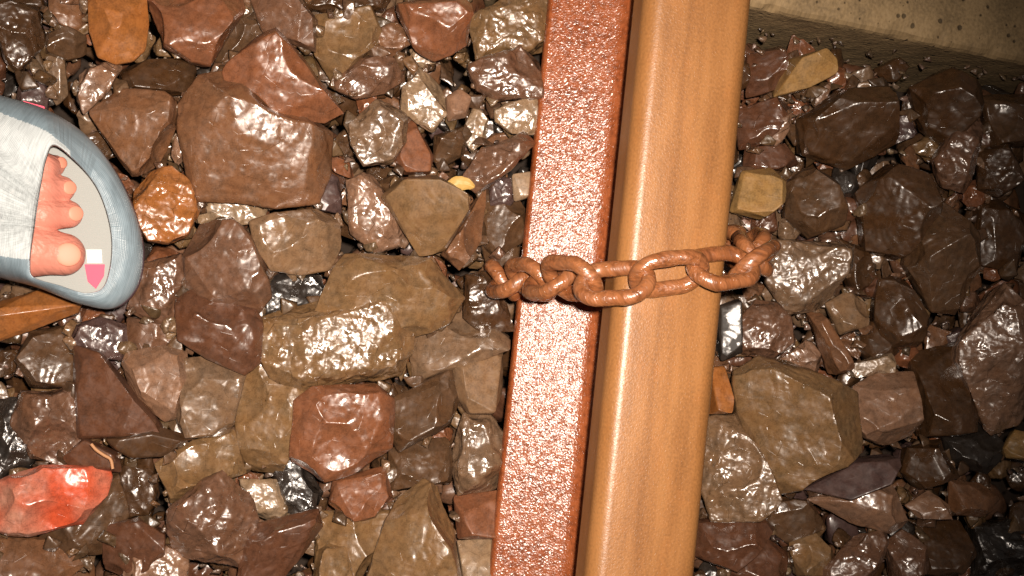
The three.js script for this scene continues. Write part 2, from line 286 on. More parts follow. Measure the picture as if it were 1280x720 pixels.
// Each line: level | colour | finish | facet turn, facet lean in degrees (0 = square to the viewer) | outline in photograph pixels | label.  A ridge may be given as x,y,height-in-mm after '/'.
const STONES = `
2|d|g|250,30|0,8 45,8 55,40 55,58 38,75 22,88 8,75 0,60 -8,30|dark brown stone with a pale pinkish broken lower face
1|v|g|100,14|40,82 52,92 62,118 58,140 20,138 22,112|purplish dark stone wedged against the shoe
2|b|w|60,24|60,-6 105,-6 106,42 90,38 62,25|brown block beside the smooth tan cobble
2|n|w|300,30|58,42 85,33 107,45 110,68 85,76 58,66|olive grey stone under the brown block by the tan cobble
1|g|w|180,18|56,66 80,66 84,118 70,132 58,100|upright grey sliver of stone behind the shoe
4|t|s|270,38|110,-10 182,-10 185,30 181,62 166,75 145,79 122,71 112,40/145,30,16|smooth tan orange cobble with a shiny tip
3|P|g|300,8|105,88 140,76 156,80 137,113 125,122 105,142 97,125 98,92|pinkish glittering chip below the tan cobble
1|d|w|80,32|150,90 185,73 242,73 244,115 205,120 150,114|dark stone hollowed in the shadow between tan cobble and red slab
3|b|w|200,24|112,140 150,112 205,118 222,130 218,165 198,214 185,217 165,219 150,200 128,165|broad flat brown stone behind the shoe toe with a pale edge
4|r|w|110,28|185,-8 303,-8 306,12 262,80 240,76 205,57 190,30|reddish brown slab pointing down beside the tan cobble
1|n|w|330,30|308,10 326,28 332,44 290,78 266,82|dark olive wedge squeezed between two reddish slabs
3|m|w|210,24|312,-8 370,-8 397,25 394,66 375,57 345,30 330,40|mauve brown stone leaning on the largest reddish slab
5|r|w|240,27|326,48 345,38 378,70 412,115 428,140 405,152 330,146 285,114 278,85/342,50,20/405,120,14|large reddish brown slab with a long straight ridge
2|o|w|120,22|395,18 462,8 478,35 476,56 430,78 415,102 395,68|olive grey flat stone beyond the ridge of the large slab
1|d|g|90,12|375,-8 490,-8 480,9 420,16 385,9|dark stone with a thin bright wet edge
2|m|g|265,14|420,95 440,78 475,68 502,80 507,100 480,117 445,121 422,111|oval mauve stone with a bright wet front
4|b|w|225,24|225,130 250,97 282,86 292,115 335,147 396,152 414,165 412,215 397,251 345,257 290,247 245,247 235,215 240,175 224,160/285,130,22/385,160,16/380,235,6/250,235,4|biggest brown boulder behind the round tan stone
2|P|g|270,5|220,170 260,163 246,187 222,207 214,195|small pinkish white wet chip beside the biggest boulder
4|t|g|80,14|168,235 185,214 215,207 236,225 246,262 236,292 210,304 185,301 166,270|round orange tan stone touching the shoe toe
1|p|g|300,6|246,254 290,246 342,254 327,277 270,284 248,278|pale lilac wet stone tucked under the biggest boulder
3|m|w|190,22|248,278 290,274 318,300 332,330 337,370 320,392 270,387 235,362 229,320|large mauve grey stone in front of the round tan stone
4|y|w|200,24|315,278 345,267 396,261 422,275 430,310 412,336 375,342 340,337 320,305/368,283,14/392,318,4/345,290,12/400,275,10|khaki brown stone with a bright corner beside the olive ridge stone
2|m|g|190,10|178,332 226,318 236,345 241,366 222,402 200,407 190,387 172,397 158,387 176,345|glittering mauve stone just beyond the shoe tip
1|k|g|100,8|328,355 345,343 402,343 412,370 396,388 333,392|black stone speckled with white glints
4|q|w|300,26|220,375 236,362 320,388 327,400 323,452 305,467 260,447 223,425/250,385,12/300,395,14/262,428,6|dark brown block with a lighter worn corner
4|o|g|170,13|328,397 385,384 440,364 502,364 518,385 514,440 500,467 450,474 370,491 340,472 328,450/490,375,13/485,455,12/400,400,12/370,470,10|large olive stone at the centre glittering with wet light
5|o|w|75,26|395,388 412,352 430,317 495,321 537,324 580,372 560,402 516,427 500,372 440,368/440,350,12/500,340,18/555,372,6|olive brown pointed stone with a wet ridge beside the chain end
2|o|w|200,20|325,420 350,478 400,488 372,502 367,560 352,592 315,597 298,560 293,500 318,470|long olive stone below the glittering olive stone
5|r|w|255,15|368,502 390,484 470,481 490,500 490,560 440,592 400,602 363,582 370,530/395,500,12/475,495,12/415,545,12/450,565,9|reddish brown stone with a blazing white highlight
3|P|w|65,22|158,440 205,433 237,440 237,470 222,522 205,527 170,497 153,455|pinkish brown stone beside the reddish wedge
3|q|s|215,26|93,433 125,438 162,490 202,530 207,547 150,549 98,548 93,490|smooth reddish dark wedge pointing toward the shoe
2|v|g|30,12|83,410 125,398 157,405 160,452 130,447 93,440|purplish stone with white glints below the shoe toe
3|t|s|120,40|-20,385 50,362 102,377 97,391 40,412 -20,432/-10,392,12/92,382,9|tan wedge shaped stone poking out from under the shoe
1|n|w|70,20|38,414 85,408 97,435 97,482 38,483 18,450|dark olive stone below the tan wedge
2|m|g|300,20|28,490 95,486 107,540 132,577 100,587 38,572 13,530|mauve grey stone above the coral stone
1|k|g|60,14|-10,498 20,498 42,570 20,602 -10,612|black glittering stone beside the coral stone
4|c|w|95,19|-10,604 30,591 50,582 142,587 132,620 102,656 40,669 5,667 -10,650|bright coral red stone with pale worn patches
3|q|s|210,22|78,572 105,547 147,565 152,590 90,588|small reddish dark chip touching the coral stone
4|d|s|285,26|133,549 200,534 242,545 202,571 165,573 143,561|thin dark sliver of stone with a shiny edge
1|n|w|330,24|98,657 140,593 156,590 162,640 127,692 80,692 48,674|dark green brown stone under the coral stone
1|d|g|0,20|148,575 187,573 197,620 187,652 160,647 153,600|dark chip between the coral stone and the purple ridge stone
2|q|w|200,22|128,660 175,648 207,665 207,690 180,725 128,715|reddish mauve stone below the dark chip
3|P|g|270,8|158,692 200,679 233,700 233,740 148,740|pinkish glittering stone at the foot of the purple ridge stone
2|o|w|120,22|193,580 240,553 292,538 307,590 277,592 215,627 203,600|olive brown stone resting above the purple ridge stone
4|m|g|300,15|213,640 250,604 277,588 312,618 322,650 302,707 240,702 215,692/250,615,14/235,650,12/290,640,8/270,690,5|purple brown stone with a thin curved white ridge
2|p|g|60,5|298,600 352,601 358,642 335,650 318,641|pale pinkish angular chip between olive and purple stones
1|k|g|90,16|338,560 367,563 387,590 402,615 392,647 353,647 348,600|black crusted stone with silvery glints
4|q|w|290,25|313,660 396,638 402,660 372,702 340,740 298,740 303,690/325,668,12/392,648,14|dark mauve block with a straight lit upper edge
3|g|w|80,16|233,450 260,444 306,465 282,510 287,541 230,547 220,520|grey mauve stone below the dark brown block
3|r|w|110,20|418,600 480,584 490,620 470,647 440,650 413,630|reddish stone below the one with the blazing highlight
2|o|w|220,22|398,640 465,650 492,640 482,667 440,740 393,740 400,680|olive brown stone between dark mauve block and tall ridge stone
5|o|w|185,24|498,622 530,600 549,610 564,660 580,740 455,740 470,690 485,650/538,612,18/562,715,20/500,700,10|tall olive stone with a pale ridge standing beside the rail foot
2|n|w|90,25|488,562 560,545 567,580 562,602 530,607 488,612|dark olive block with a thin pale edge
3|n|w|140,26|488,500 560,463 582,480 562,530 500,562 488,540|dark olive layered stone beside the khaki stone
3|y|s|30,20|563,446 630,437 627,490 616,517 585,517 568,490|flat khaki stone against the rail foot below the chain
2|g|w|140,18|513,430 560,393 582,388 602,410 634,420 632,435 568,447 545,472 518,477|grey stone between the pointed olive stone and khaki stone
3|d|g|300,24|583,345 610,338 634,380 644,414 600,413 581,396|dark wet stone under the hanging end of the chain
2|g|g|130,20|563,572 580,518 610,518 628,540 622,612 573,617|grey stone with a white glint against the rail foot
2|r|s|60,22|568,620 624,614 618,670 573,674|flat reddish stone against the rail foot
2|p|w|90,20|573,677 618,674 613,735 576,735|small pale grey stone against the rail foot
4|o|s|240,24|478,246 500,224 545,220 577,245 588,265 556,312 525,322 503,277|flat triangular olive stone beside the yellow leaf
3|b|w|20,26|553,317 586,261 608,233 604,300 575,337|brown long stone leaning on the triangular olive stone
5|m|g|120,18|578,222 600,188 660,165 668,180 622,227 595,242|long mauve stone lying beside the yellow leaf
2|P|g|200,10|433,226 460,214 482,245 497,270 507,300 470,312 438,292 438,250|pinkish glittering stone beside the triangular olive stone
1|v|w|60,20|393,252 410,213 427,225 427,267 400,264|small purplish stone at the foot of the biggest boulder
4|g|g|160,14|438,155 475,123 507,140 509,175 490,202 455,207 438,180|grey angular stone with streaks of wet light
2|r|s|60,22|503,160 515,148 542,195 537,217 505,218 493,200|small reddish triangle of stone beside the grey angular stone
5|r|w|275,30|498,5 570,-8 587,10 592,50 566,67 545,74 520,62 508,30/503,10,10/562,28,16/585,8,14|reddish box shaped stone with an orange front face
2|b|g|90,20|463,30 507,28 514,55 490,72 473,67|brown stone beside the reddish box shaped stone
1|p|g|90,8|513,60 547,70 542,87 518,82|small pale chip under the reddish box shaped stone
3|p|g|260,4|503,110 525,84 557,110 562,140 540,162 520,152 503,140|whitest glittering stone beside the small peach pebble
4|P|s|80,25|558,120 575,110 590,122 582,147 560,152|small peach pink pebble
2|p|g|20,8|576,167 595,128 610,150 607,177 590,192|pale upright chip beyond the peach pebble
3|p|g|100,6|618,135 672,118 672,168 640,168 620,152|pale grainy stone against the rail foot beyond the long mauve stone
2|n|w|300,28|543,170 578,158 582,190 560,207 543,202|dark olive chip below the peach pebble
3|m|g|90,14|588,82 650,58 676,75 674,122 620,127 598,112|mauve glittering stone against the rail foot
2|o|g|60,16|588,22 640,-8 688,-8 684,62 640,64 598,72|olive glittering stone against the rail foot behind the mauve one
3|p|s|60,10|640,218 664,214 660,247 643,252|small whitish chip touching the rail foot
1|n|w|140,20|598,245 640,238 655,260 652,302 620,322 598,302|dark olive stone behind the hanging end of the chain
2|v|g|40,18|610,222 642,222 642,257 613,257|small dark purple chip beside the yellow leaf
1|b|w|100,20|-10,668 60,674 112,702 60,740 -10,740|brown stone in front of the coral stone
3|o|w|50,22|396,690 430,668 446,740 390,740|narrow olive stone beside the tall ridge stone
1|d|w|90,26|-12,-12 50,-12 56,10 -5,12|dark stone behind the pinkish broken stone
1|m|w|200,18|158,396 205,405 222,425 218,440 160,440|brown stone between glittering mauve and pinkish brown stones
1|q|w|290,24|468,642 490,618 497,652 478,660|reddish sliver beside the tall ridge stone
1|n|w|330,20|600,300 645,300 650,345 615,345|grey olive stone touching the hanging chain
R1|q|w|130,22|936,68 975,58 987,85 972,112 934,122|brown stone between rail head and sleeper
R2|T|s|230,26|985,75 1015,66 1029,80 1027,98 1000,114 968,121 985,95|sandy tan shell shaped stone below the sleeper
R1|q|w|140,24|920,138 965,123 987,135 957,177 926,187|rusty brown stone beside the rail head
R2|P|g|100,3|968,140 990,136 984,165 972,182 953,170|small pinkish white glinting chip beside the rail head
R1|P|g|60,10|1013,120 1036,103 1037,120 1022,137|tiny glinting chip beside the sandy shell shaped stone
R2|d|w|300,26|1000,150 1050,113 1100,108 1117,130 1112,182 1060,212 1008,192|big dark stone below the sleeper
R3|T|s|120,22|928,214 965,210 980,225 972,255 950,274 914,264 923,240|sandy tan block beside the chain where it leaves the rail
R2|n|w|130,22|983,230 1010,208 1047,225 1047,282 1010,297 983,272|dark olive stone beside the sandy tan block
R2|d|w|200,26|1073,240 1110,208 1142,220 1152,270 1120,322 1083,312|dark brown upright stone beyond the shiny grey stone
R3|n|w|320,26|1148,270 1180,253 1212,290 1217,340 1197,392 1165,387 1138,330|large dark olive stone away from the rail
R3|m|g|60,18|1173,200 1200,148 1227,138 1227,180 1207,242 1183,232|mauve wet stone below the sleeper
R2|d|w|260,24|1138,110 1180,88 1217,110 1212,150 1187,182 1158,162|dark rounded stone against the sleeper side
R1|n|w|90,24|1228,118 1290,118 1290,180 1238,184|dark olive stone close to the sleeper
R2|d|g|140,22|1228,190 1255,178 1272,220 1250,247 1223,237|dark glinting stone near the mauve wet stone
R4|g|g|60,17|962,302 1066,308 1058,345 1032,387 990,392 958,352/1000,312,10/1005,380,8/1058,316,8/1045,345,8|shiny grey brown stone beside the chain bend
R2|y|w|60,24|1033,380 1060,363 1082,380 1082,407 1050,417|small tan brown stone below the shiny grey stone
R3|m|g|90,10|925,400 950,374 987,384 992,430 960,452 928,442|mauve stone with bright wet stripes beside the rail head
R3|k|s|180,0|896,384 924,374 929,440 901,452|glossy black stone with a white reflection tucked beside the rail head
R2|P|g|100,8|973,452 1010,423 1027,440 1024,467 990,462|pinkish chip beside the striped mauve stone
R4|b|w|40,26|1013,390 1030,393 1062,460 1046,468|narrow brown splinter below the shiny grey stone
R1|d|w|90,24|1078,405 1115,398 1122,440 1090,457 1073,435|dark reddish chip above the pale block
R3|p|g|90,4|1063,456 1112,442 1117,466 1070,473|pale pinkish narrow block on the pinkish rounded stone
R4|P|w|75,20|1068,482 1095,468 1141,465 1150,495 1137,542 1110,559 1080,547 1058,520|pinkish brown rounded stone
R2|d|w|150,24|1098,350 1130,343 1152,400 1147,432 1110,437 1093,400|dark oval stone above the pale block
R4|P|g|300,24|1198,430 1255,356 1274,375 1294,440 1290,520 1245,543 1215,492 1198,452/1212,436,6/1252,368,6/1268,382,6/1268,420,7/1218,450,7|large pale pinkish stone with a brown shaded lower face
R1|d|w|60,26|1138,440 1200,430 1217,490 1202,542 1148,542|dark brown stone beside the pinkish rounded stone
R4|o|w|215,22|918,465 950,448 985,454 1020,474 1057,490 1058,560 1037,572 990,612 958,617 938,560 923,510|big brown stone beside the rail head with the green leaf
R3|t|s|90,24|888,460 905,458 914,500 907,517 886,517|small upright orange pebble beside the rail head
R3|y|g|160,14|884,525 925,523 937,555 962,590 967,622 940,647 890,647 876,600|khaki olive stone with white glints beside the rail head
R2|q|w|100,24|868,652 950,638 967,660 912,712 864,692|reddish dark stone below the khaki olive stone
R1|n|w|60,24|998,570 1050,563 1062,590 1010,617|dark chip under the big brown stone
R4|v|s|130,24|1008,612 1060,574 1112,568 1102,602 1050,622|dark purple long stone with a white glint
R2|P|w|280,20|1013,625 1060,613 1112,600 1132,650 1110,667 1060,652|pinkish red stone under the dark purple long stone
R2|o|w|60,22|988,680 1020,668 1042,690 1027,720 998,720|olive stone between reddish dark stone and grey wet stone
R3|m|g|110,14|1033,712 1070,668 1112,664 1102,690 1080,735 1033,735|grey mauve stone with wet stripes
R2|m|g|100,20|1108,680 1130,663 1152,680 1152,712 1118,728|mauve stone with a small glint beside the striped grey stone
R2|P|w|90,16|1133,632 1160,613 1182,630 1182,647 1148,648|small pinkish lens shaped chip
R2|b|w|60,22|1188,600 1225,603 1248,625 1222,647 1188,642|brown stone beside the lens shaped chip
R3|T|w|90,16|1255,560 1270,538 1296,543 1296,577 1260,572|sandy stone below the large pale pinkish stone
R1|k|w|60,24|1178,540 1230,528 1252,560 1230,592 1188,582|black stone beside the sandy stone
R1|n|w|300,22|963,620 1010,625 1032,660 990,682 958,660|dark olive stone below the big brown stone
R1|q|w|60,22|898,712 950,668 982,690 977,730 908,730|reddish dark chip beside the olive stone
R1|y|w|90,16|1068,105 1095,98 1107,120 1085,132|small moss tinted chip against the sleeper side
R1|v|g|100,14|1108,150 1135,140 1140,170 1115,182|small purplish chip among the dark stones below the sleeper
R1|d|w|20,22|1230,250 1262,245 1285,290 1270,340 1225,330|dark stone beside the large dark olive stone
R1|d|w|60,22|1150,655 1200,650 1215,690 1190,725 1150,715|dark olive stone beside the lens shaped chip
R1|k|g|60,22|1220,660 1270,650 1290,700 1250,735 1215,720|black stone with tiny glints beyond the brown stone
R2|d|w|200,22|1135,560 1175,550 1190,595 1150,610 1128,590|dark stone below the pinkish rounded stone
R1|q|w|60,22|935,185 980,180 1000,205 975,212 930,212|rusty brown stone behind the sandy tan block
R1|d|w|60,24|1050,300 1085,312 1095,345 1070,370 1058,345|dark chip beside the shiny grey stone`.trim().split('\n').map((l) => l.split('|'));
const TRACED = [], NEAR = [], CEN = [];
STONES.forEach(([lv, col, fin, tilt, out, label], n) => {
  seed = 1000 + n * 77;
  const right = lv[0] === 'R', k = +lv.replace('R', ''), Y = right ? -0.055 + 0.010 * k : -0.022 + 0.0085 * k;
  const [outline, ...ridge] = out.split('/');
  const px = outline.split(' ').map((s) => s.split(',').map(Number));
  TRACED.push(px); NEAR.push(label);
  const ring = px.map(([x, y]) => at(x, y, Y)), c = ring.reduce((a, v) => a.add(v), new THREE.Vector3()).multiplyScalar(1 / ring.length);
  const size = ring.reduce((a, v) => a + v.distanceTo(c), 0) / ring.length;
  CEN.push(c); const [turn, lean] = tilt.split(',').map(Number), ta = turn * Math.PI / 180;
  const nrm = CAM.clone().sub(c).normalize().add(LAMP.clone().sub(c).normalize()).normalize(), flat = nrm.clone(); nrm.add(new THREE.Vector3(Math.cos(ta), 0, -Math.sin(ta)).multiplyScalar(Math.tan(lean * Math.PI / 180)));
  const pts = [], smooth = fin === 's';
  for (const v of ring) {
    const l = v.clone().sub(c).multiplyScalar(1.035); l.y = rr(-0.16, 0.05) * size; pts.push(l.clone());
    pts.push(new THREE.Vector3(l.x * rr(0.75, 0.97), -size * rr(0.45, 0.7), l.z * rr(0.75, 0.97)));
  }
  if (ridge.length) {                              // heights are above a plane square to the viewer
    const rp = ridge.map((r) => { const [x, y, h] = r.split(',').map(Number), l = at(x, y, Y).sub(c); l.y = -(flat.x * l.x + flat.z * l.z) / flat.y; return [l, h / 1000]; }), lo = Math.min(...rp.map((q) => q[0].y));
    for (const [l, h] of rp) pts.push(l.setY(l.y - lo + h));
  }
  else {
    const top = ring.map((v) => { const s = rnd() < 0.4 ? rr(0.9, 0.98) : rr(0.62, 0.86), l = v.clone().sub(c).multiplyScalar(s); l.y = -(nrm.x * l.x + nrm.z * l.z) / nrm.y; return l; });
    const lo = Math.min(...top.map((t) => t.y)); top.forEach((t) => { t.y += -lo + size * 0.12; pts.push(t); });
  }
  let g = refine(pts, Math.max(0.0017, size * 0.06), smooth ? 4 : 1, (smooth ? 0.0004 : fin === 'g' ? 0.0013 : 0.0007) * Math.min(1, size / 0.03), n * 3.17, smooth ? 2 : ridge.length ? 4 : fin === 'g' ? 9 : 7, smooth ? 0.5 : 0.06, smooth ? 0 : 4);
  g = paint(g, PAL[col], n * 1.37, rnd(), rnd());
  const m = new THREE.Mesh(g, STONE[fin]); m.position.copy(c);
  thing(m, 'ballast_stone', label, 'stone', 'loose ballast stones along the rail');
});

// smaller stones in the gaps, then the bed they lie on
function pebble(sd) {
  seed = 9000 + sd * 31; const pts = [];
  for (let i = 0; i < 13; i++) { const a = rnd() * 6.283, z = rr(-1, 1), q = Math.sqrt(1 - z * z), r = rr(0.75, 1.1); pts.push(new THREE.Vector3(Math.cos(a) * q * r, z * r * 0.62, Math.sin(a) * q * r * 0.8).multiplyScalar(0.018)); }
  return refine(pts, 0.0042, 1, 0.0008, sd * 5.1);
}
const FILLC = ['b', 'q', 'm', 'n', 'd', 'o', 'g', 'r', 'v', 'k', 'd', 'n'];
const SHAPES = FILLC.map((c, i) => paint(pebble(i), PAL[c], i * 2.1, i * 0.13, i * 0.21));
const FILLT = { b: 'brown', q: 'reddish dark', m: 'mauve', n: 'dark olive', d: 'dark brown', o: 'olive', g: 'grey', r: 'reddish', v: 'purplish', k: 'black' };
const inside = (px, py, poly) => { let r = false; for (let i = 0, j = poly.length - 1; i < poly.length; j = i++) { const [a, b] = poly[i], [c, d] = poly[j]; if ((b > py) !== (d > py) && px < (c - a) * (py - b) / (d - b) + a) r = !r; } return r; };
const Mf = [STONE.w, STONE.g];
const bed = new THREE.Group();
const inst = SHAPES.map(() => []);
{
  seed = 4242; let loose = 0; const ROOM = 300 - STONES.length;
  const eA = at(940, 8, -0.007), eB = at(1280, 78, -0.007), edge = (x) => eA.z + (eB.z - eA.z) * (x - eA.x) / (eB.x - eA.x);
  const pushBed = (p, s) => { const k = Math.floor(rnd() * SHAPES.length), q = new THREE.Quaternion().setFromEuler(new THREE.Euler(rr(-0.6, 0.6), rnd() * 6.28, rr(-0.6, 0.6))); inst[k].push(new THREE.Matrix4().compose(p, q, new THREE.Vector3(s, s * rr(0.7, 1.1), s))); };
  const toPx = (v) => { const q = v.clone().sub(CAM), z = q.dot(VD); return [640 + FPX * q.dot(VR) / z, 360 - FPX * q.dot(VU) / z]; };
  // gap stones, jittered grid
  const cand = [];
  for (let X = -0.62; X < 0.36; X += 0.0235) for (let Z = -0.30; Z < 0.24; Z += 0.0235) {
    const x = X + rr(-0.009, 0.009), z = Z + rr(-0.009, 0.009);
    if (x > -0.082 && x < 0.078 && x < 0.04) { if (x > -0.082) continue; }
    const right = x > 0; if (z < edge(x) + 0.012) continue;
    const s = rr(0.6, 1.05), Y = (right ? -0.052 : -0.028) + rr(-0.006, 0.004), p = new THREE.Vector3(x, Y, z), [u, v] = toPx(p);
    const covered = TRACED.some((poly) => inside(u, v, poly)), seen = u > -15 && u < 1295 && v > -15 && v < 735, shoe = u < 150 && v > 125 && v < 370;
    cand.push([p, s, seen && !covered && !shoe]);
  }
  for (const [p, s, free] of cand) {
    if (!free || loose >= ROOM) { p.y -= 0.008; pushBed(p, s); continue; }
    loose++;
    const k = Math.floor(rnd() * SHAPES.length), m = new THREE.Mesh(SHAPES[k], Mf[rnd() < 0.45 ? 1 : 0]);
    m.position.copy(p); m.rotation.set(rr(-0.5, 0.5), rnd() * 6.28, rr(-0.5, 0.5)); m.scale.set(s, s * rr(0.8, 1.2), s);
    let nd = 9, nl = ''; CEN.forEach((c, q) => { const e = Math.hypot(c.x - p.x, c.z - p.z); if (e < nd) { nd = e; nl = NEAR[q]; } });
    const w = nl.split(' ').slice(0, 8); while (/^(a|an|the|of|to|by|in|on|with|and|at|from|between|beside|below|under|above|against|behind|beyond|away|tucked|its|where|just|close|next|toward|out|up|thin|white|pale|bright|long)$/.test(w[w.length - 1])) w.pop();
    thing(m, 'ballast_stone', (s < 0.78 ? 'tiny ' : 'small ') + (m.material === STONE.g ? 'glinting ' : '') + FILLT[FILLC[k]] + ' stone beside the ' + w.join(' '), 'stone', 'small stones low in the gaps between larger ballast stones');
  }
  console.log('loose gap stones', loose, 'traced', STONES.length);
  // two layers of bed below, wide
  for (let layer = 0; layer < 2; layer++) for (let X = -1.5; X < 1.3; X += 0.036) for (let Z = -1.1; Z < 1.1; Z += 0.036) {
    const x = X + rr(-0.014, 0.014), z = Z + rr(-0.014, 0.014), inView = x > -0.63 && x < 0.37 && z > -0.31 && z < 0.25;
    const top = layer === 0; if (Math.abs(x) < 0.085 && top) continue;
    if (z < edge(x) + 0.02 && z > edge(x) - 0.31) continue;
    const Y = (x > 0 ? -0.078 : -0.056) - layer * 0.03 + (!inView && top ? 0.03 : 0) + rr(-0.006, 0.006);
    pushBed(new THREE.Vector3(x, Y, z), rr(1.0, 1.7));
  }
  // stones carrying the shoe
  for (const [u, v] of [[20, 180], [60, 240], [110, 300], [10, 300], [-60, 220], [-130, 180], [-200, 200], [-260, 160], [-120, 250], [130, 340], [90, 200]]) pushBed(at(u, v, 0.012), 1.35);
  inst.forEach((list, i) => {
    const im = new THREE.InstancedMesh(SHAPES[i], Mf[i % 2], list.length); list.forEach((m, j) => im.setMatrixAt(j, m));
    im.name = 'ballast_stones'; im.userData = { kind: 'stuff' }; im.castShadow = im.receiveShadow = true; bed.add(im);
  });
  thing(bed, 'ballast_bed', 'bed of wet brown ballast stones under and around the rail', 'ballast', null, 'stuff');
}
{ // grit and chips lying between the stones
  seed = 777; let g = refine(Array.from({ length: 9 }, () => new THREE.Vector3(rr(-1, 1), rr(-0.6, 0.6), rr(-1, 1)).multiplyScalar(0.0045)), 0.004, 0, 0.0003, 3.3); g = paint(g, 0x8a7360, 3);
  const n = 3600, im = new THREE.InstancedMesh(g, STONE.g, n), m4 = new THREE.Matrix4(), q = new THREE.Quaternion(), c = new THREE.Color();
  for (let i = 0; i < n; i++) {
    let x, z; do { x = rr(-0.66, 0.4); z = rr(-0.32, 0.26); } while (x > -0.076 && x < 0.05);
    const s = rr(0.4, 1.25); q.setFromEuler(new THREE.Euler(rnd() * 6, rnd() * 6, rnd() * 6)); m4.compose(new THREE.Vector3(x, (x > 0 ? -0.05 : -0.026) + rr(-0.012, 0.006), z), q, new THREE.Vector3(s, s, s)); im.setMatrixAt(i, m4);
    const k = rr(0.35, 1); im.setColorAt(i, c.setRGB(k, k * rr(0.85, 1), k * rr(0.75, 1)));
  }
  thing(im, 'stone_grit', 'small wet stone chips and grit between the ballast stones', 'grit', null, 'stuff');
}

{ // broken shards lodged in the joints between the stones
  seed = 3131; const gs = [0, 1, 2].map((v) => { const p = []; for (let i = 0; i < 9; i++) p.push(new THREE.Vector3(rr(-1, 1) * 0.011, rr(-0.35, 0.35) * 0.011, rr(-0.65, 0.65) * 0.011)); return paint(refine(p, 0.003, 0, 0.0003, v * 7.7, 2, 0, 1), [0x7a5c42, 0x6a523a, 0x84694e][v], v * 2.3); });
  const lists = [[], [], []], q = new THREE.Quaternion(), P0 = new THREE.Vector3();
  STONES.forEach(([lv], n) => {
    const right = lv[0] === 'R', px = TRACED[n], Y = right ? -0.04 : -0.004;
    for (let i = 0; i < px.length; i++) {
      if (rnd() < 0.42) continue;
      const a = px[i], b = px[(i + 1) % px.length], f = rnd(), u = a[0] + (b[0] - a[0]) * f, v = a[1] + (b[1] - a[1]) * f;
      if (u < 185 && v > 118 && v < 390) continue;
      P0.copy(at(u, v, Y + rr(-0.008, 0.008))); if (P0.x > -0.084 && P0.x < 0.046) continue;
      const s = rr(0.45, 1.1); q.setFromEuler(new THREE.Euler(rr(-0.7, 0.7), rnd() * 6.28, rr(-0.7, 0.7))); lists[Math.floor(rnd() * 3)].push(new THREE.Matrix4().compose(P0, q, new THREE.Vector3(s, s, s)));
    }
  });
  const o = new THREE.Group();
  lists.forEach((l, i) => { const im = new THREE.InstancedMesh(gs[i], i === 1 ? STONE.w : STONE.g, l.length), c = new THREE.Color(); l.forEach((m, j) => { im.setMatrixAt(j, m); const k = rr(0.45, 1.1); im.setColorAt(j, c.setRGB(k, k * rr(0.88, 1), k * rr(0.8, 1))); }); im.name = 'stone_shards'; im.userData = { kind: 'stuff' }; o.add(im); });
  thing(o, 'stone_shards', 'broken wet stone shards lodged in the joints of the ballast', 'stone shards', null, 'stuff');
}

// ---------------------------------------------------------------- chain
{
  const chain = new THREE.Group(), d = 0.0102, Lk = 0.054, Wk = 0.0365;
  class Stadium extends THREE.Curve {
    getPoint(t, o = new THREE.Vector3()) {
      const r = (Wk - d) / 2, s = (Lk - d) / 2 - r, per = 4 * s + 2 * Math.PI * r; let l = (t % 1) * per;
      if (l < 2 * s) return o.set(-s + l, 0, r); l -= 2 * s;
      if (l < Math.PI * r) { const a = l / r; return o.set(s + r * Math.sin(a), 0, r * Math.cos(a)); } l -= Math.PI * r;
      if (l < 2 * s) return o.set(s - l, 0, -r); l -= 2 * s;
      const a = l / r; return o.set(-s - r * Math.sin(a), 0, -r * Math.cos(a));
    }
  }
  const links = [];
  for (let v = 0; v < 3; v++) {
    const g = new THREE.TubeGeometry(new Stadium(), 72, d / 2, 14, true), p = g.attributes.position, nn = g.attributes.normal, uv = [];
    for (let i = 0; i < p.count; i++) {
      const x = p.getX(i), y = p.getY(i), z = p.getZ(i), k = 0.0011 * fbm(x * 90 + v * 9, y * 90, z * 90, 3);
      p.setXYZ(i, x + nn.getX(i) * k, y + nn.getY(i) * k, z + nn.getZ(i) * k); uv.push(x + y * 0.5 + v * 0.1, z + y * 0.6);
    }
    g.setAttribute('uv', new THREE.Float32BufferAttribute(uv, 2)); links.push(mergeVertices(g)); links[v].computeVertexNormals();
  }
  // link centres (photo pixel, height), end to end
  const C = [[668, 352, -0.045], [640, 351, -0.016], [629, 350, 0.016], [639, 350, 0.048], [663, 349, 0.080], [688, 350, 0.112], [715, 348, 0.144], [768, 354, 0.1735], [836, 342, 0.1745], [904, 335, 0.1735], [943, 327, 0.152], [941, 317, 0.120], [934, 310, 0.089], [922, 306, 0.060], [900, 304, 0.032]]
    .map(([x, y, h]) => at(x, y, h));
  const upTurn = [0, 1, 0, 1, 0, 1, 0, 1, 0, 1, 0, 1, 0, 1, 0];
  C.forEach((c, i) => {
    const a = C[Math.max(0, i - 1)], b = C[Math.min(C.length - 1, i + 1)], t = b.clone().sub(a).normalize();
    // outward from the rail: straight up over the head, sideways down its flanks
    const out = (i < 7 ? new THREE.Vector3(-0.9, 0.45, 0) : i > 9 ? new THREE.Vector3(1, 0.5, 0) : new THREE.Vector3(0, 1, 0));
    out.addScaledVector(t, -out.dot(t)).normalize();
    const bi = new THREE.Vector3().crossVectors(t, out), s = (upTurn[i] ? 1 : -1);   // bi points toward +z when t is +x
    const w = bi.clone().multiplyScalar(s).add(out).normalize(), n = new THREE.Vector3().crossVectors(w, t);
    const m = part(chain, 'link', links[i % 3], M.chain); m.applyMatrix4(new THREE.Matrix4().makeBasis(t, n, w).setPosition(c));
  });
  thing(chain, 'chain', 'rusty iron chain wrapped across the rail', 'chain');
}

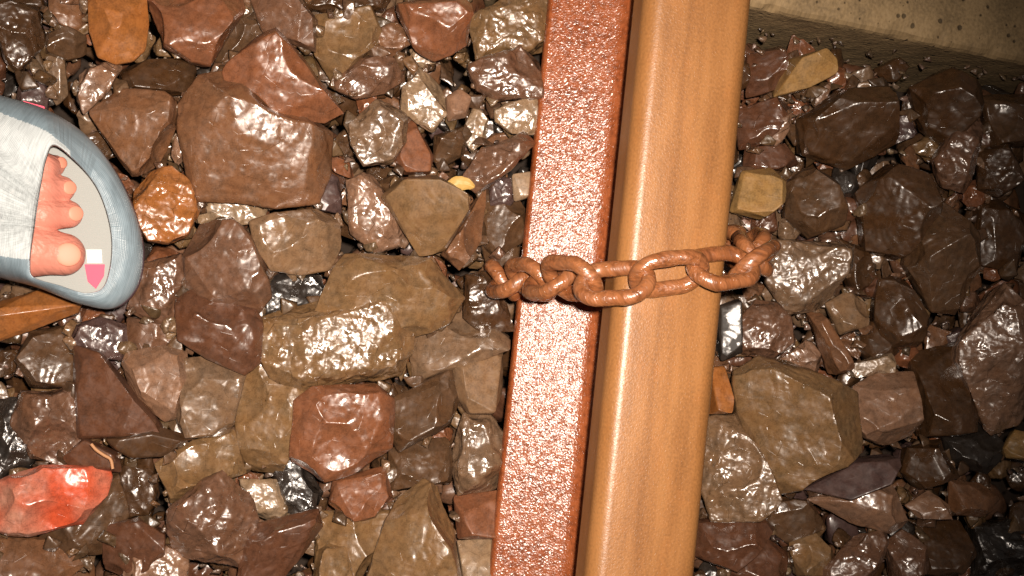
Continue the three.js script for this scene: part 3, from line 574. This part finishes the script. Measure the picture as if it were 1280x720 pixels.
// ---------------------------------------------------------------- shoe and foot
const SB = 0.035, ST = 0.052;                     // underside and top of the sole
{
  const shoe = new THREE.Group();
  const px2 = (l, Y) => l.map(([x, y]) => at(x, y, Y));
  const smoothLoop = (pts, n, closed = true) => new THREE.CatmullRomCurve3(pts, closed, 'centripetal').getSpacedPoints(n);
  const outline = [[-430, 60], [-380, 30], [-300, 28], [-200, 60], [-100, 92], [0, 120], [60, 139], [108, 170], [148, 222], [172, 280], [178, 322], [168, 362], [143, 384], [104, 380], [45, 358], [0, 346], [-100, 310], [-200, 265], [-300, 215], [-390, 165], [-432, 115]];
  const loop = smoothLoop(px2(outline, ST), 160), cen = loop.reduce((a, v) => a.add(v), new THREE.Vector3()).multiplyScalar(1 / loop.length);
  const slab = (y0, y1, grow, uvk = 1) => {       // rounded slab over the sole outline
    const pos = [], idx = [], uv = [], rows = [[y0, 0.975], [y0 + 0.002, 0.992], [(y0 + y1) / 2, 1], [y1 - 0.002, 0.994], [y1, 0.98]], n = loop.length - 1;
    for (const [y, k] of rows) for (let i = 0; i < n; i++) { const v = loop[i]; pos.push(cen.x + (v.x - cen.x) * k * grow, y, cen.z + (v.z - cen.z) * k * grow); uv.push(v.x * uvk, v.z * uvk); }
    for (let r = 0; r < rows.length - 1; r++) for (let i = 0; i < n; i++) { const a = r * n + i, b = r * n + (i + 1) % n; idx.push(a, a + n, b, b, a + n, b + n); }
    for (const [r, flip] of [[0, 0], [rows.length - 1, 1]]) { const k = pos.length / 3; pos.push(cen.x, rows[r][0], cen.z); uv.push(cen.x * uvk, cen.z * uvk); for (let i = 0; i < n; i++) { const a = r * n + i, b = r * n + (i + 1) % n; flip ? idx.push(k, b, a) : idx.push(k, a, b); } }
    const g = new THREE.BufferGeometry(); g.setAttribute('position', new THREE.Float32BufferAttribute(pos, 3)); g.setAttribute('uv', new THREE.Float32BufferAttribute(uv, 2)); g.setIndex(idx); g.computeVertexNormals(); return g;
  };
  part(shoe, 'outsole', slab(SB, ST - 0.006, 1.008), M.outsole);
  part(shoe, 'insole', slab(ST - 0.006, ST + 0.001, 0.985, 1), M.insole);
  // upper: a skin from the toe opening out to the sole edge, rising to the instep behind
  const hole = smoothLoop(px2([[70, 186], [96, 204], [119, 232], [133, 266], [139, 302], [136, 338], [127, 360], [108, 366], [76, 357], [44, 345], [42, 330], [48, 280], [55, 235], [62, 202]], ST + 0.02), 400);
  const hc = at(92, 285, ST + 0.02);
  const outerPx = [[-150, 80], [-100, 92], [0, 119], [60, 138], [108, 169], [148, 221], [173, 280], [179, 322], [169, 362], [143, 385], [104, 381], [45, 359], [0, 347], [-100, 311], [-150, 290]];
  const side = new THREE.CatmullRomCurve3(px2(outerPx, ST), false, 'centripetal').getSpacedPoints(500), inst = [];
  for (let i = 1; i < 140; i++) { const f = i / 140, p = at(-150 - 30 * Math.sin(Math.PI * f), 290 - 210 * f, ST); p.y += 0.07 * Math.pow(Math.sin(Math.PI * f), 0.7); inst.push(p); }
  const outer = [...side, ...inst];
  const angOf = (p) => Math.atan2(p.z - hc.z, p.x - hc.x);
  const pick = (list, a) => { let best = null, bd = 9; for (const p of list) { let e = Math.abs(angOf(p) - a); if (e > Math.PI) e = 2 * Math.PI - e; if (e < bd) { bd = e; best = p; } } return best; };
  const NA = 420, rowsV = [-0.16, -0.07, 0, 0.03, 0.06, ...Array.from({ length: 44 }, (_, i) => 0.1 + i * 0.02), 0.975, 0.99, 1], pos = [], uv = [], idx = [], idx2 = [], bandAt = [];
  let arc = 0, prev = null;
  for (let i = 0; i < NA; i++) {
    const a = -Math.PI + 2 * Math.PI * i / NA, h = pick(hole, a), o = pick(outer, a);
    const back = Math.max(0, Math.min(1, (-0.35 - (h.x - hc.x) / 0.026 + 0.6)));          // 1 along the vamp edge, 0 round the toe bumper
    const hi = ST + 0.017 + 0.027 * back;
    if (prev) arc += o.distanceTo(prev); prev = o;
    for (const v of rowsV) {
      const w = Math.max(0, v), x = h.x + (o.x - h.x) * w, z = h.z + (o.z - h.z) * w;
      const tb = Math.min(1, (o.y - ST) / 0.05), dome = Math.pow(Math.max(0, 1 - Math.pow(w, 2.6)), 0.62); let y = o.y + (hi - o.y) * (dome + (1 - w - dome) * tb);
      if (v === 0) y -= 0.003; if (v < 0) { y = back > 0.6 ? hi - 0.004 + v * 0.02 : ST + 0.002 + (v > -0.1 ? 0.008 : 0); }
      const k = v < 0 ? 0.0016 * (v < -0.1 ? 0.4 : 1) : 0;                                  // the edge turns under
      const dx = o.x - h.x, dz = o.z - h.z, dl = Math.hypot(dx, dz) || 1;
      y += 0.0011 * fbm(x * 60, z * 60, 2.2, 3);
      bandAt.push(back < 0.5 || (dl * (1 - w) < 0.021 && o.y < ST + 0.012));
      pos.push(x + dx / dl * k * 2, y, z + dz / dl * k * 2); uv.push(arc * 9, w * Math.min(dl, 0.1) * 14);
    }
  }
  const R = rowsV.length;
  for (let i = 0; i < NA; i++) for (let j = 0; j < R - 1; j++) { const a = i * R + j, b = ((i + 1) % NA) * R + j; (bandAt[a] && bandAt[b] ? idx2 : idx).push(a, a + 1, b, b, a + 1, b + 1); }
  const ug = new THREE.BufferGeometry(); ug.setAttribute('position', new THREE.Float32BufferAttribute(pos, 3)); ug.setAttribute('uv', new THREE.Float32BufferAttribute(uv, 2)); ug.setIndex(idx); ug.computeVertexNormals();
  M.cloth.side = THREE.DoubleSide;
  const ub = ug.clone(); ub.setIndex(idx2);
  part(shoe, 'vamp', ug, M.cloth, 'whitish woven vamp over the foot');
  part(shoe, 'toe_band', ub, M.band, 'blue grey streaky band round the open toe');
  // heel wall behind the frame
  const hw = new THREE.CatmullRomCurve3(px2([[-150, 290], [-200, 265], [-300, 215], [-390, 165], [-432, 115], [-430, 60], [-380, 30], [-300, 28], [-200, 62], [-150, 80]], ST), false, 'centripetal').getSpacedPoints(60), hp = [], hi2 = [], hu = [];
  hw.forEach((p, i) => { const e = Math.sin(Math.PI * i / 60); for (let j = 0; j < 5; j++) { const f = j / 4, b = 0.004 * Math.sin(Math.PI * f); hp.push(p.x + (p.x - cen.x) * b, ST + f * (0.02 + 0.035 * e), p.z + (p.z - cen.z) * b * 3); hu.push(i * 0.05, f * 0.4); } });
  for (let i = 0; i < 60; i++) for (let j = 0; j < 4; j++) { const a = i * 5 + j, b = a + 5; hi2.push(a, b, a + 1, a + 1, b, b + 1); }
  const hg = new THREE.BufferGeometry(); hg.setAttribute('position', new THREE.Float32BufferAttribute(hp, 3)); hg.setAttribute('uv', new THREE.Float32BufferAttribute(hu, 2)); hg.setIndex(hi2); hg.computeVertexNormals();
  part(shoe, 'heel_counter', hg, M.cloth);
  // white and pink woven tag on the insole, pink tab on the sole edge
  const tag = (poly, y, h, mat, name) => { const a = poly.map(([x, v]) => at(x, v, y)), g = new ConvexGeometry([...a, ...a.map((p) => p.clone().setY(y + h))]); part(shoe, name, g, mat); };
  tag([[108, 312], [127, 312], [128, 329], [109, 329]], ST + 0.0012, 0.0014, M.white, 'white_tag');
  tag([[106, 330.5], [131, 330.5], [130, 345], [120, 361], [110, 352]], ST + 0.0012, 0.0022, M.pink, 'pink_tag');
  tag([[30, 127], [56, 134], [57, 139], [30, 133]], ST - 0.004, 0.004, M.pink, 'edge_tab');
  thing(shoe, 'shoe', 'pale grey open toed shoe standing on the ballast stones', 'shoe');

  // foot and lower leg: one smooth skin
  const J = [];
  const cap = (a, b, ra, rb) => J.push([a, b, ra, rb]);
  const G = (x, y, h) => at(x, y, ST + h);
  const ball = [[-30, 300], [-32, 268], [-30, 237], [-30, 210], [-38, 182]];
  const knuck = [[38, 312], [52, 268], [50, 236], [52, 210], [30, 182]], tip = [[80, 318], [86, 268], [78, 236], [68, 207], [45, 188]];
  const rad = [[0.0162, 0.0138], [0.0104, 0.0090], [0.0098, 0.0083], [0.0090, 0.0070], [0.0080, 0.0068]];
  const toeJ = ball.map((b, i) => {
    const A = G(b[0], b[1], 0.018), B = G(knuck[i][0], knuck[i][1], i ? 0.019 : 0.018), D = G(tip[i][0], tip[i][1], i ? 0.0105 : 0.015);
    const last = [A, B, D];
    return [[A, B, 0.0155, rad[i][0]], [B, D, rad[i][0], rad[i][1]], last];
  });
  const heel = G(-370, 95, 0.028), mid = G(-200, 170, 0.030), ankle = G(-330, 110, 0.085), knee = ankle.clone().add(new THREE.Vector3(-0.06, 0.40, 0.03)), calf = ankle.clone().lerp(knee, 0.68).add(new THREE.Vector3(-0.02, 0, 0));
  for (const b of ball) cap(G(b[0], b[1], 0.018), mid, 0.0155, 0.024);
  cap(mid, heel, 0.026, 0.026); cap(mid, ankle, 0.028, 0.031); cap(heel, ankle, 0.026, 0.031);
  const leg = [[ankle, calf, 0.031, 0.052], [calf, knee, 0.052, 0.05]];
  const sdCap = (p, [a, b, ra, rb]) => { const bx = b.x - a.x, by = b.y - a.y, bz = b.z - a.z, t = Math.max(0, Math.min(1, ((p[0] - a.x) * bx + (p[1] - a.y) * by + (p[2] - a.z) * bz) / (bx * bx + by * by + bz * bz))); return Math.hypot(p[0] - a.x - t * bx, p[1] - a.y - t * by, p[2] - a.z - t * bz) - (ra + (rb - ra) * t); };
  const smin = (a, b, k) => { const h = Math.max(0, k - Math.abs(a - b)) / k; return Math.min(a, b) - h * h * k * 0.25; };
  const field = (p) => {
    let body = 1; for (const c of J) body = smin(body, sdCap(p, c), 0.014); for (const c of leg) body = smin(body, sdCap(p, c), 0.02);
    let toes = 1; for (const [c1, c2] of toeJ) { const t = smin(sdCap(p, c1), sdCap(p, c2), 0.006); toes = smin(toes, t, 0.0016); }
    return smin(body, toes, 0.007);
  };
  const mcMesh = (lo, hi, res) => {
    const mc = new MarchingCubes(res, M.skin, false, false, 120000); mc.isolation = 0; const half = (res) / 2, sx = hi.clone().sub(lo);
    for (let k = 0; k < res; k++) for (let j = 0; j < res; j++) for (let i = 0; i < res; i++) mc.field[k * res * res + j * res + i] = -field([lo.x + sx.x * i / res, lo.y + sx.y * j / res, lo.z + sx.z * k / res]);
    mc.update(); const n = mc.count, P = new Float32Array(n * 3), uvv = new Float32Array(n * 2);
    for (let i = 0; i < n; i++) { const q = [0, 1, 2].map((a) => (mc.positionArray[i * 3 + a] * half + half) / res); P[i * 3] = lo.x + sx.x * q[0]; P[i * 3 + 1] = lo.y + sx.y * q[1]; P[i * 3 + 2] = lo.z + sx.z * q[2]; }
    let g = new THREE.BufferGeometry(); g.setAttribute('position', new THREE.BufferAttribute(P, 3)); g = mergeVertices(g, 1e-5); g.computeVertexNormals();
    const Q = g.attributes.position, U = new Float32Array(Q.count * 2); for (let i = 0; i < Q.count; i++) { U[i * 2] = Q.getX(i) + Q.getY(i) * 0.5; U[i * 2 + 1] = Q.getZ(i) + Q.getY(i) * 0.5; } g.setAttribute('uv', new THREE.BufferAttribute(U, 2));
    return g;
  };
  const front = G(120, 250, 0.0), bx = [G(-140, 250, 0).x, G(-440, 100, 0).x];
  const toesG = mcMesh(new THREE.Vector3(bx[0], ST - 0.004, at(0, 130, ST).z - 0.01), new THREE.Vector3(at(125, 300, ST).x + 0.006, ST + 0.062, at(0, 365, ST).z + 0.02), 88);
  const legG = mcMesh(new THREE.Vector3(bx[1] - 0.16, ST - 0.004, heel.z - 0.11), new THREE.Vector3(bx[0] + 0.01, ST + 0.56, heel.z + 0.17), 84);
  const person = new THREE.Group();
  part(person, 'body', mergeGeometries([toesG, legG]), M.skin);
  toeJ.forEach(([, c2, [A, B, D]], i) => {
    if (i > 3) return;
    const dir = D.clone().sub(B).normalize(), r = rad[i][1], g = new THREE.SphereGeometry(1, 20, 12), up = new THREE.Vector3(0, 1, 0), sd = new THREE.Vector3().crossVectors(dir, up).normalize(), nu = new THREE.Vector3().crossVectors(sd, dir);
    g.scale(r * 0.6, 0.0013, r * 0.56);
    const m = part(person, 'toenail', g, M.nail); m.applyMatrix4(new THREE.Matrix4().makeBasis(dir, nu, sd).setPosition(D.clone().addScaledVector(nu, r * 0.97).addScaledVector(dir, r * 0.12)));
  });
  thing(person, 'person', 'bare toes and foot of a person in the pale grey shoe', 'person');
}

// ---------------------------------------------------------------- leaves and twig
function leaf(mid, half, Y, mat, sd, name, label) {    // blade along a midrib: torn edge, slight curl and a raised rib
  const c = new THREE.CatmullRomCurve3(mid.map(([x, y]) => at(x, y, Y))), n = 26, w = 6, pos = [], idx = [];
  for (const [dy, flip] of [[0.0004, 0], [-0.0004, 1]]) {
    const base = pos.length / 3;
    for (let i = 0; i <= n; i++) {
      const t = i / n, p = c.getPoint(t), d = c.getTangent(t), sx = -d.z, sz = d.x, prof = Math.pow(Math.sin(Math.PI * Math.min(1, 0.04 + t * 0.94)), 0.7);
      for (let k = -w; k <= w; k++) { const f = k / w, e = half * prof * (1 + 0.35 * fbm(t * 9, Math.sign(k) * 3, sd, 3)); pos.push(p.x + sx * f * e, p.y + dy + 0.0016 * Math.abs(f) * Math.abs(f) + 0.0009 * fbm(t * 5, f * 2, sd, 2) - (k === 0 ? 0.0003 : 0), p.z + sz * f * e); }
    }
    const m = 2 * w + 1;
    for (let i = 0; i < n; i++) for (let k = 0; k < m - 1; k++) { const a = base + i * m + k, b = a + 1, e = a + m, g = e + 1; flip ? idx.push(a, b, e, b, g, e) : idx.push(a, e, b, b, e, g); }
  }
  const g = new THREE.BufferGeometry(); g.setAttribute('position', new THREE.Float32BufferAttribute(pos, 3)); g.setIndex(idx); g.computeVertexNormals();
  thing(new THREE.Mesh(g, mat), name, label, 'leaf');
}
leaf([[556, 236], [566, 231], [580, 230], [593, 234]], 0.0052, 0.026, M.leafYellow, 1.7, 'dry_leaf', 'torn yellow leaf scrap lying on wet stones');
leaf([[1020, 472], [1034, 479], [1047, 490], [1056, 506]], 0.0045, 0.008, M.leafGreen, 4.1, 'green_leaf', 'narrow yellow green leaf on the big brown stone beside the rail');
{
  const c = new THREE.CatmullRomCurve3([[114, 555], [120, 562], [130, 569], [138, 574], [141, 586]].map(([x, y]) => at(x, y, 0.026)));
  thing(new THREE.Mesh(new THREE.TubeGeometry(c, 20, 0.0012, 7), M.twig), 'twig', 'short curved pale twig above the coral stone', 'twig');
}

// ---------------------------------------------------------------- the torch that lights the place (just beside the viewer, out of the frame)
{
  const torch = new THREE.Group(), axis = LAMP_AIM.clone().sub(LAMP).normalize(), q = new THREE.Quaternion().setFromUnitVectors(new THREE.Vector3(0, -1, 0), axis);
  const prof = [[0, 0.004], [0.013, 0.004], [0.013, 0], [0.016, 0], [0.0165, 0.012], [0.012, 0.025], [0.011, 0.1], [0.0095, 0.104], [0, 0.104]].map(([x, y]) => new THREE.Vector2(x, y));
  part(torch, 'torch_body', new THREE.LatheGeometry(prof, 28), M.torch);
  const lens = new THREE.CylinderGeometry(0.0115, 0.0115, 0.001, 28); lens.translate(0, 0.0032, 0);
  part(torch, 'lamp_lens', lens, phys({ color: hex(0xffffff), emissive: hex(0xfff4e8), emissiveIntensity: 6 }));
  torch.quaternion.copy(q); torch.position.copy(LAMP).addScaledVector(axis, -0.006);
  thing(torch, 'flashlight', 'small black flashlight shining down on the rail', 'flashlight');
}
let tris = 0; scene.traverse((o) => { if (o.isMesh && !o.isInstancedMesh) tris += o.geometry.index ? o.geometry.index.count / 3 : o.geometry.attributes.position.count / 3; }); console.log('triangles', Math.round(tris));
renderer.render(scene, camera);
